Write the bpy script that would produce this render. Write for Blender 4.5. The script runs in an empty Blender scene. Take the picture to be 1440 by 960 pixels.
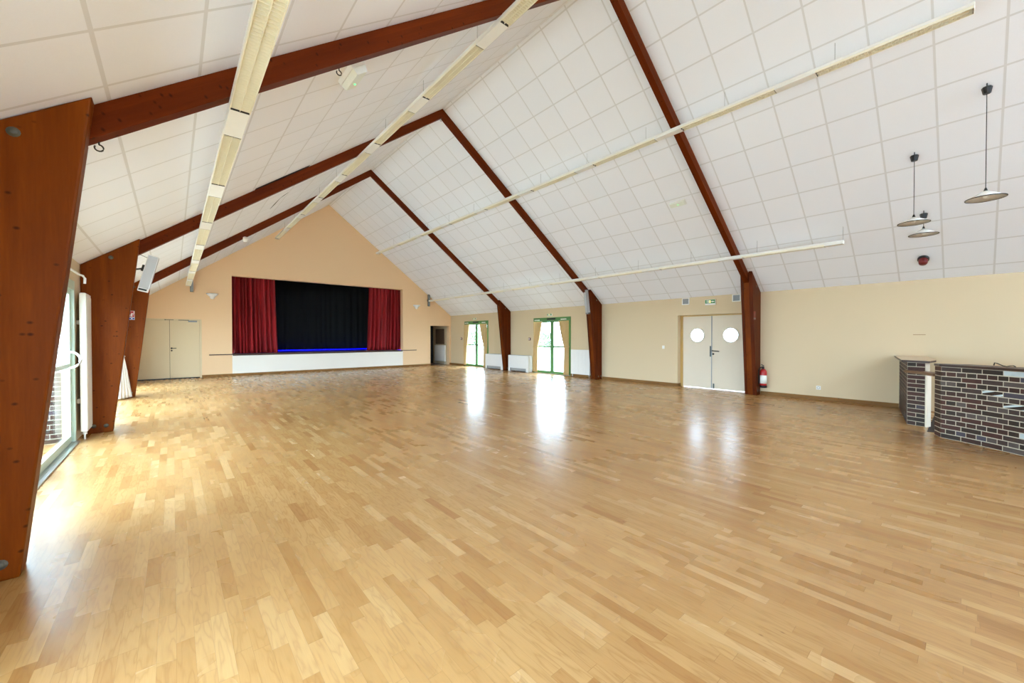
import bpy, bmesh, math, random
from mathutils import Vector, Matrix
random.seed(7)
scn = bpy.context.scene
COL = scn.collection
# ------------------------------------------------------------------ room dimensions (metres)
XL, XR, YB, YF = -1.02, 10.98, 17.67, -6.0
CX, ZR = 5.03, 6.99
ZER, ZEL = 2.52, 2.483
SR = (ZR - ZER) / (XR - CX)
SL = (ZR - ZEL) / (CX - XL)
def roof_z(x):
    return ZR - (SR * (x - CX) if x > CX else SL * (CX - x))

# ------------------------------------------------------------------ materials
def srgb(r, g, b):
    f = lambda c: (c / 255 / 12.92) if c / 255 <= .04045 else ((c / 255 + .055) / 1.055) ** 2.4
    return (f(r), f(g), f(b), 1)

class NT:
    def __init__(s, name):
        s.m = bpy.data.materials.new(name); s.m.use_nodes = True
        s.t = s.m.node_tree; s.n = s.t.nodes; s.b = s.n['Principled BSDF']
        s.out = s.n['Material Output']
    def node(s, typ, **kw):
        n = s.n.new(typ)
        for k, v in kw.items():
            if hasattr(n, k): setattr(n, k, v)
        return n
    def link(s, a, b): s.t.links.new(a, b)
    def math(s, op, a, b=None, c=None):
        n = s.node('ShaderNodeMath', operation=op)
        for i, v in enumerate((a, b, c)):
            if v is None: continue
            if isinstance(v, (int, float)): n.inputs[i].default_value = v
            else: s.link(v, n.inputs[i])
        return n.outputs[0]
    def mix(s, fac, a, b, blend='MIX'):
        n = s.node('ShaderNodeMix', data_type='RGBA', blend_type=blend)
        for i, v in ((0, fac), (6, a), (7, b)):
            if isinstance(v, (int, float, tuple)): n.inputs[i].default_value = v
            else: s.link(v, n.inputs[i])
        return n.outputs[2]
    def ramp(s, fac, stops):
        n = s.node('ShaderNodeValToRGB'); cr = n.color_ramp
        while len(cr.elements) < len(stops): cr.elements.new(.5)
        for e, (p, c) in zip(cr.elements, stops): e.position = p; e.color = c
        s.link(fac, n.inputs[0]); return n.outputs[0]
    def noise(s, vec, scale, detail=3, rough=.5):
        n = s.node('ShaderNodeTexNoise'); n.inputs['Scale'].default_value = scale
        n.inputs['Detail'].default_value = detail; n.inputs['Roughness'].default_value = rough
        if vec is not None: s.link(vec, n.inputs['Vector'])
        return n.outputs[0]
    def coord(s, kind='Object'): return s.node('ShaderNodeTexCoord').outputs[kind]
    def mapping(s, vec, scale=(1, 1, 1), rot=(0, 0, 0), loc=(0, 0, 0)):
        n = s.node('ShaderNodeMapping'); n.inputs['Scale'].default_value = scale
        n.inputs['Rotation'].default_value = rot; n.inputs['Location'].default_value = loc
        s.link(vec, n.inputs[0]); return n.outputs[0]
    def bump(s, h, strength=.2, dist=.01):
        n = s.node('ShaderNodeBump'); n.inputs['Strength'].default_value = strength
        n.inputs['Distance'].default_value = dist; s.link(h, n.inputs['Height'])
        s.link(n.outputs[0], s.b.inputs['Normal'])

def plain(name, col, rough=.5, metal=0, var=.06, scale=8, emit=None, es=0):
    t = NT(name); b = t.b
    c2 = tuple(max(0, c * (1 - var)) for c in col[:3]) + (1,)
    f = t.noise(t.coord(), scale)
    t.link(t.mix(f, c2, col), b.inputs['Base Color'])
    b.inputs['Roughness'].default_value = rough; b.inputs['Metallic'].default_value = metal
    if emit: b.inputs['Emission Color'].default_value = emit; b.inputs['Emission Strength'].default_value = es
    return t.m

def wall_paint(name, col, var=.05):
    t = NT(name)
    co = t.coord()
    f = t.noise(co, .7, 4); g = t.noise(co, 60, 2)
    c2 = tuple(c * (1 - var) for c in col[:3]) + (1,)
    t.link(t.mix(f, c2, col), t.b.inputs['Base Color'])
    t.b.inputs['Roughness'].default_value = .75
    t.bump(g, .15, .004)
    return t.m

def wood_beam(name, dark, lite, rot, stretch, tint=1):
    """glued laminated timber: lamella bands, stretched grain, small dark knots; rot turns the grain axis onto local X"""
    t = NT(name)
    v = t.mapping(t.coord(), (1, 1, 1), rot)
    gr = t.noise(t.mapping(v, stretch), 6, 5, .6)
    fine = t.noise(t.mapping(v, tuple(q * 6 for q in stretch)), 9, 3)
    base = t.ramp(gr, [(.25, dark), (.55, tuple(.5 * (a + b) for a, b in zip(dark, lite))), (.8, lite)])
    base = t.mix(t.math('MULTIPLY', fine, .55), base, dark)
    sv = t.node('ShaderNodeSeparateXYZ'); t.link(v, sv.inputs[0])
    lam = t.math('FLOOR', t.math('DIVIDE', sv.outputs[2], .047))
    wl = t.node('ShaderNodeTexWhiteNoise', noise_dimensions='1D'); t.link(lam, wl.inputs['W'])
    base = t.mix(t.math('MULTIPLY', wl.outputs[0], .45), base, dark)
    vo = t.node('ShaderNodeTexVoronoi'); vo.inputs['Scale'].default_value = 12
    t.link(t.mapping(v, (1.25, .9, .9)), vo.inputs['Vector'])
    k = t.ramp(vo.outputs['Distance'], [(.0, (1, 1, 1, 1)), (.08, (.85, .85, .85, 1)), (.19, (0, 0, 0, 1))])
    rnd = t.node('ShaderNodeSeparateColor'); t.link(vo.outputs['Color'], rnd.inputs[0])
    on = t.math('GREATER_THAN', rnd.outputs[0], .3)
    kf = t.math('MULTIPLY', t.math('MULTIPLY', k, on), .8)
    t.link(t.mix(kf, base, tuple(c * .12 for c in dark[:3]) + (1,)), t.b.inputs['Base Color'])
    t.b.inputs['Roughness'].default_value = .45; t.b.inputs['Specular IOR Level'].default_value = .08
    t.bump(fine, .12, .004)
    return t.m

M = {}
M['wall'] = wall_paint('cream_wall_paint', srgb(214, 193, 155))
M['wall_back'] = wall_paint('wall_paint_warm_bounce', srgb(231, 193, 147))  # same cream paint, tinted peach for the warm bounced light on this wall
M['stage_front'] = wall_paint('wall_paint_floor_bounce', srgb(236, 228, 212))  # wall paint whitened to carry light bounced up from the floor
M['white'] = plain('white_plastic', srgb(238, 236, 228), .4)
M['white_metal'] = plain('white_lacquer', srgb(236, 234, 226), .35, var=.03)
M['cream_metal'] = plain('cream_lacquer', srgb(232, 226, 208), .35, var=.03)
M['door_cream'] = wall_paint('cream_door_paint', srgb(212, 190, 150), .04)
M['door_white'] = wall_paint('white_door_paint', srgb(226, 214, 190), .06)
M['frame_ochre'] = plain('ochre_door_frame', srgb(198, 162, 92), .5)
M['black'] = plain('black_plastic', srgb(18, 18, 18), .45)
M['dark_gap'] = plain('dark_slot', srgb(28, 28, 28), .8)
M['chrome'] = plain('brushed_steel', srgb(190, 190, 188), .3, .9)
M['bolt'] = plain('dull_zinc', srgb(96, 92, 78), .5, .4)
M['steel_dark'] = plain('dark_steel', srgb(70, 70, 66), .4, .8)
M['grey_metal'] = plain('grey_metal', srgb(140, 142, 140), .45, .3)
M['speaker_grille'] = plain('silver_speaker_grille', srgb(190, 190, 186), .5, .2, .15, 300)
M['grey_speaker'] = plain('grey_speaker_cloth', srgb(104, 106, 104), .7, 0, .2, 250)
M['green'] = plain('green_frame_paint', srgb(84, 134, 72), .4)
M['pale_green'] = plain('pale_green_frame', srgb(196, 216, 196), .3)
M['red'] = plain('red_lacquer', srgb(170, 22, 18), .35)
M['dark_red'] = plain('dark_red_plastic', srgb(110, 16, 14), .3)
M['blue'] = plain('blue_sticker', srgb(30, 60, 150), .5)
M['sign_green'] = plain('sign_green', srgb(30, 130, 60), .4)
M['sign_white'] = plain('sign_white', srgb(235, 238, 225), .4)
M['sign_lit'] = plain('sign_lit_lens', srgb(250, 235, 170), .4, emit=srgb(255, 225, 120), es=.6)
M['led'] = plain('green_led', srgb(60, 240, 110), .3, emit=srgb(60, 255, 110), es=4)
M['louvre'] = plain('aged_cream_louvre', srgb(246, 239, 214), .35)
M['trunking'] = plain('white_trunking', srgb(240, 238, 228), .35)
M['wire'] = plain('steel_wire', srgb(120, 118, 112), .5, .5)
M['stage_black'] = plain('black_stage_cloth', srgb(20, 24, 19), .9, 0, .3, 4)
M['stage_side'] = plain('black_stage_paint', srgb(12, 12, 12), .9)
M['stage_edge'] = plain('dark_brown_boards', srgb(72, 44, 30), .5)
M['blue_carpet'] = plain('blue_stage_carpet', (.01, .008, .97, 1), .9)
M['plinth'] = None
M['foliage'] = plain('leaf_green', srgb(120, 165, 105), .6, 0, .45, 6)
M['bark'] = plain('bark_brown', srgb(92, 74, 58), .9)
M['paving'] = plain('pale_paving', srgb(196, 192, 184), .9, 0, .15, 3)
M['curtain_gold'] = plain('gold_curtain_cloth', srgb(214, 184, 128), .85, 0, .12, 20)
M['curtain_white'] = plain('white_curtain_cloth', srgb(238, 232, 218), .85, 0, .05, 20)
M['pine_lip'] = plain('dark_stained_top', srgb(62, 40, 28), .4)
M['bar_top'] = plain('bar_top_laminate', srgb(196, 172, 140), .35)
M['plank_wood'] = plain('varnished_plank', srgb(128, 96, 64), .35, 0, .3, 5)
M['bar_tile'] = plain('dark_bar_tiles', srgb(40, 28, 22), .8)
M['board_brown'] = plain('brown_board', srgb(112, 88, 66), .6)
M['mortar'] = plain('pale_mortar', srgb(206, 196, 172), .9, 0, .12, 40)

def red_velvet():
    t = NT('red_velvet')
    f = t.noise(t.mapping(t.coord(), (3, 3, .15)), 5, 3)
    t.link(t.ramp(f, [(.3, srgb(108, 4, 9)), (.7, srgb(166, 14, 22))]), t.b.inputs['Base Color'])
    t.b.inputs['Roughness'].default_value = .75
    t.b.inputs['Sheen Weight'].default_value = .12
    t.b.inputs['Sheen Tint'].default_value = srgb(230, 60, 70)
    return t.m
M['velvet'] = red_velvet()

ORD, ORL = srgb(92, 38, 2), srgb(152, 76, 8)
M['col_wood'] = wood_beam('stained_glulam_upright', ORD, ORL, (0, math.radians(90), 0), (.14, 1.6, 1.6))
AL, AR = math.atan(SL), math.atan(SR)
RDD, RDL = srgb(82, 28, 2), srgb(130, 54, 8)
M['col_wood_shaded'] = wood_beam('shaded_glulam_upright', srgb(72, 25, 2), srgb(116, 50, 8), (0, math.radians(90), 0), (.14, 1.6, 1.6))  # same wood as the left columns, darkened for shade on the right
M['raft_l'] = wood_beam('stained_glulam_rising', RDD, RDL, (0, AL, 0), (.14, 1.6, 1.6))
M['raft_r'] = wood_beam('stained_glulam_falling', RDD, RDL, (0, -AR, 0), (.14, 1.6, 1.6))
M['base_wood'] = wood_beam('skirting_oak', srgb(118, 82, 42), srgb(160, 118, 68), (0, 0, math.radians(90)), (.3, 2, 2))

def floor_mat():
    t = NT('oak_strip_parquet')
    co = t.coord(); sx = t.node('ShaderNodeSeparateXYZ'); t.link(co, sx.inputs[0])
    W = .066
    u = t.math('DIVIDE', sx.outputs[0], W); row = t.math('FLOOR', u)
    fr = t.math('FRACT', u)
    w1 = t.node('ShaderNodeTexWhiteNoise', noise_dimensions='1D'); t.link(row, w1.inputs['W'])
    ln = t.math('ADD', t.math('MULTIPLY', w1.outputs[0], .16), .36)
    off = t.math('MULTIPLY', w1.outputs[0], 37.3)
    v = t.math('ADD', t.math('DIVIDE', sx.outputs[1], ln), off)
    idx = t.math('FLOOR', v); fv = t.math('FRACT', v)
    cb = t.node('ShaderNodeCombineXYZ'); t.link(row, cb.inputs[0]); t.link(idx, cb.inputs[1])
    w2 = t.node('ShaderNodeTexWhiteNoise', noise_dimensions='2D'); t.link(cb.outputs[0], w2.inputs['Vector'])
    rnd = w2.outputs[0]
    base = t.ramp(rnd, [(0, srgb(162, 116, 64)), (.08, srgb(174, 129, 75)), (.35, srgb(182, 139, 84)), (.8, srgb(190, 148, 92)), (1, srgb(202, 164, 110))])
    # grain, offset per strip so that it breaks at the joints
    sh = t.node('ShaderNodeCombineXYZ'); t.link(t.math('MULTIPLY', rnd, 41.7), sh.inputs[2]); t.link(t.math('MULTIPLY', rnd, 9.1), sh.inputs[0])
    add = t.node('ShaderNodeVectorMath', operation='ADD'); t.link(co, add.inputs[0]); t.link(sh.outputs[0], add.inputs[1])
    gv = t.mapping(add.outputs[0], (11, 1.5, 1))
    wob = t.noise(gv, 1.5, 2, .5)
    rings = t.math('FRACT', t.math('MULTIPLY', wob, 6))
    ring = t.ramp(rings, [(0, (0, 0, 0, 1)), (.5, (1, 1, 1, 1)), (1, (0, 0, 0, 1))])
    fine = t.noise(t.mapping(add.outputs[0], (90, 3, 1)), 4, 3)
    g = t.math('ADD', t.math('MULTIPLY', t.math('POWER', ring, 3), .30), t.math('MULTIPLY', fine, .30))
    base = t.mix(g, base, srgb(138, 92, 44))
    # knots
    vo = t.node('ShaderNodeTexVoronoi'); vo.inputs['Scale'].default_value = 4.2
    t.link(t.mapping(co, (1.9, 1, 1)), vo.inputs['Vector'])
    k = t.ramp(vo.outputs['Distance'], [(0, (1, 1, 1, 1)), (.02, (.8, .8, .8, 1)), (.06, (0, 0, 0, 1))])
    sc = t.node('ShaderNodeSeparateColor'); t.link(vo.outputs['Color'], sc.inputs[0])
    kf = t.math('MULTIPLY', t.math('MULTIPLY', k, t.math('GREATER_THAN', sc.outputs[0], .45)), .75)
    base = t.mix(kf, base, srgb(92, 60, 32))
    # joints
    e1 = t.math('LESS_THAN', fr, .018)
    e2 = t.math('LESS_THAN', t.math('MULTIPLY', fv, ln), .0022)
    e = t.math('MAXIMUM', e1, e2)
    base = t.mix(t.math('MULTIPLY', e, .45), base, srgb(120, 84, 46))
    t.link(base, t.b.inputs['Base Color'])
    big = t.noise(co, .5, 4)
    rr = t.node('ShaderNodeMapRange'); t.link(t.math('ADD', t.math('MULTIPLY', rnd, .15), big), rr.inputs[0])
    rr.inputs[1].default_value = .3; rr.inputs[2].default_value = 1.1; rr.inputs[3].default_value = .22; rr.inputs[4].default_value = .36
    t.link(rr.outputs[0], t.b.inputs['Roughness'])
    t.b.inputs['Specular IOR Level'].default_value = .6
    hgt = t.math('ADD', t.math('MULTIPLY', e, -1), t.math('MULTIPLY', rnd, .05))
    t.bump(hgt, .06, .003)
    return t.m
M['floor'] = floor_mat()

def ceil_mat(name, ou, ov):
    """0.594 m mineral tiles in a T-bar grid; UV carries metres along the hall and up the slope"""
    t = NT(name)
    uv = t.node('ShaderNodeUVMap').outputs[0]; sx = t.node('ShaderNodeSeparateXYZ'); t.link(uv, sx.inputs[0])
    P, w = .594, .024
    lines = None; ids = []
    for ch, o in ((0, ou), (1, ov)):
        q = t.math('DIVIDE', t.math('SUBTRACT', sx.outputs[ch], o - w / 2), P)
        ids.append(t.math('FLOOR', q))
        l = t.math('LESS_THAN', t.math('FRACT', q), w / P)
        lines = l if lines is None else t.math('MAXIMUM', lines, l)
    cb = t.node('ShaderNodeCombineXYZ'); t.link(ids[0], cb.inputs[0]); t.link(ids[1], cb.inputs[1])
    wn = t.node('ShaderNodeTexWhiteNoise', noise_dimensions='2D'); t.link(cb.outputs[0], wn.inputs['Vector'])
    sp = t.noise(t.coord(), 130, 2)
    c = t.ramp(wn.outputs[0], [(0, srgb(242, 244, 246)), (1, srgb(245, 247, 249))])
    c = t.mix(t.math('MULTIPLY', sp, .12), c, srgb(205, 203, 196))
    c = t.mix(lines, c, srgb(222, 222, 220))
    t.link(c, t.b.inputs['Base Color']); t.b.inputs['Roughness'].default_value = .85
    h = t.math('ADD', t.math('MULTIPLY', lines, -1.0), t.math('MULTIPLY', sp, .1))
    t.bump(h, .15, .006)
    return t.m
M['ceil_r'] = ceil_mat('ceiling_tiles_falling', .935, .255)
M['ceil_l'] = ceil_mat('ceiling_tiles_rising', 2.99, .29)

def glass_mat():
    t = NT('clear_glass')
    tr = t.node('ShaderNodeBsdfTransparent'); tr.inputs[0].default_value = (.93, .96, .94, 1)
    gl = t.node('ShaderNodeBsdfGlossy'); gl.inputs['Roughness'].default_value = .02
    lw = t.node('ShaderNodeLayerWeight')
    fac = t.math('ADD', t.math('MULTIPLY', t.math('POWER', lw.outputs['Facing'], 5), .9), .03)
    mx = t.node('ShaderNodeMixShader')
    t.link(fac, mx.inputs[0]); t.link(tr.outputs[0], mx.inputs[1]); t.link(gl.outputs[0], mx.inputs[2])
    t.link(mx.outputs[0], t.out.inputs[0])
    return t.m
M['glass'] = glass_mat()

def brick_mats():
    out = []
    for nm, c in (('brown', (66, 40, 28)), ('umber', (52, 38, 26)), ('plum', (70, 52, 44)), ('rust', (78, 44, 32)), ('ash', (92, 80, 72)), ('slate', (76, 70, 78))):
        out.append(plain('brick_' + nm, srgb(*c), .62, 0, .3, 30))
    out.append(plain('brick_glaze_reflection', srgb(206, 218, 218), .25, 0, .35, 14))  # glazed brick with its pale reflection put into the colour
    t = NT('brick_diagonal_reflection')  # diagonal streaks paint a reflection in the glaze
    sx = t.node('ShaderNodeSeparateXYZ'); t.link(t.coord('Object'), sx.inputs[0])
    d = t.math('ADD', t.math('MULTIPLY', sx.outputs[1], 5.2), t.math('MULTIPLY', sx.outputs[2], 14))
    f = t.math('FRACT', d)
    t.link(t.ramp(f, [(0, srgb(60, 50, 44)), (.62, srgb(60, 50, 44)), (.68, srgb(210, 222, 222)), (.95, srgb(190, 205, 206))]), t.b.inputs['Base Color'])
    t.b.inputs['Roughness'].default_value = .25
    out.append(t.m)
    return out
BR = brick_mats()

# ------------------------------------------------------------------ mesh builder
class MB:
    def __init__(s): s.v = []; s.f = []; s.mi = []; s.uv = None; s.smooth = set()
    def add(s, vs, fs, mi=0, smooth=False):
        o = len(s.v); s.v += [tuple(p) for p in vs]
        for f in fs:
            if smooth: s.smooth.add(len(s.f))
            s.f.append([o + i for i in f]); s.mi.append(mi)
        return s
    def hexa(s, p, mi=0):      # 8 corners: bottom loop 0-3, top loop 4-7
        return s.add(p, [(3, 2, 1, 0), (4, 5, 6, 7), (0, 1, 5, 4), (1, 2, 6, 5), (2, 3, 7, 6), (3, 0, 4, 7)], mi)
    def box(s, x0, x1, y0, y1, z0, z1, mi=0):
        return s.hexa([(x0, y0, z0), (x1, y0, z0), (x1, y1, z0), (x0, y1, z0), (x0, y0, z1), (x1, y0, z1), (x1, y1, z1), (x0, y1, z1)], mi)
    def prism(s, poly, fn, a, b, mi=0):      # poly of (p,q); fn(p,q,t) -> xyz
        n = len(poly); vs = [fn(p, q, a) for p, q in poly] + [fn(p, q, b) for p, q in poly]
        fs = [tuple(range(n - 1, -1, -1)), tuple(range(n, 2 * n))] + [(i, (i + 1) % n, n + (i + 1) % n, n + i) for i in range(n)]
        return s.add(vs, fs, mi)
    def tube(s, pts, r, n=8, mi=0, cap=True):
        pts = [Vector(p) for p in pts]; rings = []
        for i, p in enumerate(pts):
            d = (pts[min(i + 1, len(pts) - 1)] - pts[max(i - 1, 0)]).normalized()
            a = Vector((0, 0, 1)) if abs(d.z) < .9 else Vector((1, 0, 0))
            u = d.cross(a).normalized(); w = d.cross(u)
            rr = r[i] if isinstance(r, (list, tuple)) else r
            rings.append([p + rr * (math.cos(t) * u + math.sin(t) * w) for t in [2 * math.pi * k / n for k in range(n)]])
        vs = [q for ring in rings for q in ring]; fs = []
        for i in range(len(pts) - 1):
            for k in range(n): fs.append((i * n + k, i * n + (k + 1) % n, (i + 1) * n + (k + 1) % n, (i + 1) * n + k))
        s.add(vs, fs, mi, True)
        if cap: s.add(rings[0], [tuple(range(n - 1, -1, -1))], mi); s.add(rings[-1], [tuple(range(n))], mi)
        return s
    def lathe(s, prof, c, n=24, mi=0, a0=0, a1=2 * math.pi, fn=None, smooth=True):   # prof of (r,z); fn maps local xyz
        full = abs(a1 - a0 - 2 * math.pi) < 1e-6; m = n if full else n + 1
        vs = []
        for r, z in prof:
            for k in range(m):
                t = a0 + (a1 - a0) * k / n
                p = Vector((r * math.cos(t), r * math.sin(t), z))
                vs.append(Vector(c) + (fn @ p if fn is not None else p))
        fs = []
        for i in range(len(prof) - 1):
            for k in range(n):
                k2 = (k + 1) % m
                fs.append((i * m + k, i * m + k2, (i + 1) * m + k2, (i + 1) * m + k))
        return s.add(vs, fs, mi, smooth)
    def sheet(s, fn, nu, nv, mi=0):          # fn(i/nu, j/nv) -> xyz
        vs = [fn(i / nu, j / nv) for j in range(nv + 1) for i in range(nu + 1)]
        w = nu + 1
        fs = [(j * w + i, j * w + i + 1, (j + 1) * w + i + 1, (j + 1) * w + i) for j in range(nv) for i in range(nu)]
        return s.add(vs, fs, mi, True)
    def build(s, name, mats, parent=None, bevel=0, solid=0, base=True, fixn=True):
        me = bpy.data.meshes.new(name)
        if parent is not None:
            r = parent
            off = Vector((0, 0, 0))
            while r is not None: off += r.location; r = r.parent
            loc = Vector((0, 0, 0))
        elif base:
            xs = [p[0] for p in s.v]; ys = [p[1] for p in s.v]; zs = [p[2] for p in s.v]
            off = Vector(((min(xs) + max(xs)) / 2, (min(ys) + max(ys)) / 2, min(zs))); loc = off
        else: off = loc = Vector((0, 0, 0))
        me.from_pydata([Vector(p) - off for p in s.v], [], s.f)
        for m in (mats if isinstance(mats, (list, tuple)) else [mats]): me.materials.append(m)
        for p, k in zip(me.polygons, s.mi): p.material_index = k
        for i in s.smooth: me.polygons[i].use_smooth = True
        if s.uv:
            ul = me.uv_layers.new(name='UVMap')
            for lp in me.loops: ul.data[lp.index].uv = s.uv[lp.vertex_index]
        if fixn:
            bm = bmesh.new(); bm.from_mesh(me); bmesh.ops.recalc_face_normals(bm, faces=bm.faces); bm.to_mesh(me); bm.free()
        o = bpy.data.objects.new(name, me); COL.objects.link(o); o.location = loc
        if parent is not None: o.parent = parent
        if bevel:
            b = o.modifiers.new('Bevel', 'BEVEL'); b.width = bevel; b.segments = 2; b.limit_method = 'ANGLE'; b.angle_limit = .6
        if solid:
            b = o.modifiers.new('Solidify', 'SOLIDIFY'); b.thickness = solid; b.offset = 0
        return o

def tag(o, label, cat, group=None, kind=None):
    if label: o['label'] = label
    if cat: o['category'] = cat
    if group: o['group'] = group
    if kind: o['kind'] = kind
    return o
def thing(name, loc, label, cat, group=None, kind=None):
    o = bpy.data.objects.new(name, None); COL.objects.link(o); o.location = loc; o.empty_display_size = .1
    return tag(o, label, cat, group, kind)
def struct(o, label=None):
    o['kind'] = 'structure'
    if label: o['label'] = label
    return o
def dup(root, loc, label, group=None):
    r = root.copy(); COL.objects.link(r); r.location = loc; r['label'] = label
    if group: r['group'] = group
    for ch in list(root.children):
        c = ch.copy(); COL.objects.link(c); c.parent = r
        for g in list(ch.children):
            d = g.copy(); COL.objects.link(d); d.parent = c
    return r

# ------------------------------------------------------------------ camera
cam = bpy.data.cameras.new('camera'); co = bpy.data.objects.new('camera', cam); COL.objects.link(co)
F = Vector((.65166031, .75842747, -.0112524)); R_ = Vector((.75846897, -.6517086, -.00085075)); U = Vector((.00797852, .00798019, .99993633))
m = Matrix((R_, U, -F)).transposed().to_4x4(); m.translation = Vector((0, 0, 1.42))
co.matrix_world = m
cam.sensor_width = 36; cam.lens = 554.66 / 1440 * 36; cam.clip_start = .05; cam.clip_end = 300
scn.camera = co

# ------------------------------------------------------------------ setting
mb = MB(); mb.box(XL - .3, XR + .3, YF, YB + .2, -.12, 0); struct(mb.build('floor', M['floor'], base=False), 'pale oak strip parquet floor')
def ceiling(name, x0, z0, mat, sgn):
    mb = MB(); L = math.hypot(x0 - CX, ZR - z0); e = .15
    ux, uz = (x0 - CX) / L, (z0 - ZR) / L                # down the slope
    nx, nz = (-uz * sgn * .12), abs(ux) * .12
    a, b = (CX, ZR), (CX + ux * (L + e), ZR + uz * (L + e))
    ys = (YF, YB + .1)
    vs = [(a[0], ys[0], a[1]), (b[0], ys[0], b[1]), (b[0], ys[1], b[1]), (a[0], ys[1], a[1])]
    mb.hexa(vs + [(p[0], p[1], p[2] + .14) for p in vs])
    mb.uv = [(ys[0], L), (ys[0], -e), (ys[1], -e), (ys[1], L)] * 2
    o = mb.build(name, mat, base=False)
    return struct(o)
ceiling('ceiling_right', XR, ZER, M['ceil_r'], 1)['label'] = 'right slope of white tiled ceiling'
ceiling('ceiling_left', XL, ZEL, M['ceil_l'], -1)['label'] = 'left slope of white tiled ceiling'

def wall_x(name, x0, x1, ya, yb, ztop, holes, mat):
    """wall in a plane of constant x, thickness x0..x1, with rectangular holes (y0,y1,z0,z1)"""
    mb = MB(); ys = sorted({ya, yb} | {h for q in holes for h in q[:2]})
    for a, b in zip(ys, ys[1:]):
        cuts = sorted((q[2], q[3]) for q in holes if q[0] <= a + 1e-6 and q[1] >= b - 1e-6)
        z = 0
        for c0, c1 in cuts:
            if c0 > z + 1e-6: mb.box(x0, x1, a, b, z, c0)
            z = c1
        mb.box(x0, x1, a, b, z, ztop)
    return struct(mb.build(name, mat, base=False))
ENT = (3.66, 5.485, 0, 2.03)                    # porthole doors
DA = (14.437, 16.39, 0, 2.19); DB = (9.492, 11.438, 0, 2.17)
wall_x('wall_right', XR, XR + .3, YF, YB + .25, ZER + .02, [ENT, DA, DB], M['wall'])
LD = (4.25, 7.93, 0, 2.18)
LO = [(-5.0, -2.4, 0, 2.18), (-.2, 2.3, 0, 2.18), (9.0, 12.6, 0, 2.22), (13.5, 15.9, 0, 2.22)]
wall_x('wall_left', XL - .12, XL, YF, YB + .25, ZEL + .02, [LD] + LO, M['wall'])
# back wall with gable
BH = [(-.98, .735, 0, 2.03), (1.645, 8.318, 0, 3.68), (9.79, 10.89, 0, 1.99)]
mb = MB(); xs = sorted({XL, XR, CX} | {h for q in BH for h in q[:2]})
for a, b in zip(xs, xs[1:]):
    h = [q for q in BH if q[0] <= a + 1e-6 and q[1] >= b - 1e-6]
    z = h[0][3] if h else 0
    mb.prism([(a, z), (b, z), (b, roof_z(b) + .05), (a, roof_z(a) + .05)], lambda p, q, t: (p, t, q), YB, YB + .25)
struct(mb.build('wall_back', M['wall_back'], base=False))
struct(MB().box(1.645, 8.318, YB, YB + .2, 0, .775).build('wall_stage_front', M['stage_front'], base=False), 'front of the stage below its dark edge, coloured whiter for floor bounce')

FX0, FX1, FZ = .2, 2.2, 2.1  # opening in the unseen end wall, added and sized to let daylight in
mb = MB()
for a, b, z in ((XL, FX0, 0), (FX0, CX, FZ), (CX, FX1, FZ), (FX1, XR, 0)):
    mb.prism([(a, z), (b, z), (b, roof_z(b) + .05), (a, roof_z(a) + .05)], lambda p, q, t: (p, t, q), YF - .25, YF)
struct(mb.build('wall_front', M['wall_back'], base=False), 'unseen end wall behind the camera with an opening added for daylight')
# baseboards
def base_r(name, y0, y1):
    struct(MB().box(XR - .016, XR, y0, y1, 0, .088).build(name, M['base_wood'], base=False))
bb = MB()
for y0, y1 in ((.93, 3.37), (5.485, 8.10), (8.40, 9.49), (11.44, 12.85), (13.1, 14.43), (16.39, YB)):
    bb.box(XR - .016, XR, y0, y1, 0, .088)
bb.box(XR, XR + .16, 5.469, 5.485, 0, .088)
struct(bb.build('baseboard_right', M['base_wood'], base=False))
bb = MB()
for x0, x1 in ((.765, 1.645), (1.645, 8.318), (8.318, 9.79), (10.89, XR - .016)): bb.box(x0, x1, YB - .016, YB, 0, .088)
struct(bb.build('baseboard_back', M['base_wood'], base=False))
bb = MB()
for y0, y1 in ((3.2, 3.64), (12.45, 13.0), (16.9, YB - .02)): bb.box(XL, XL + .016, y0, y1, 0, .088)
struct(bb.build('baseboard_left', M['base_wood'], base=False))

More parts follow.
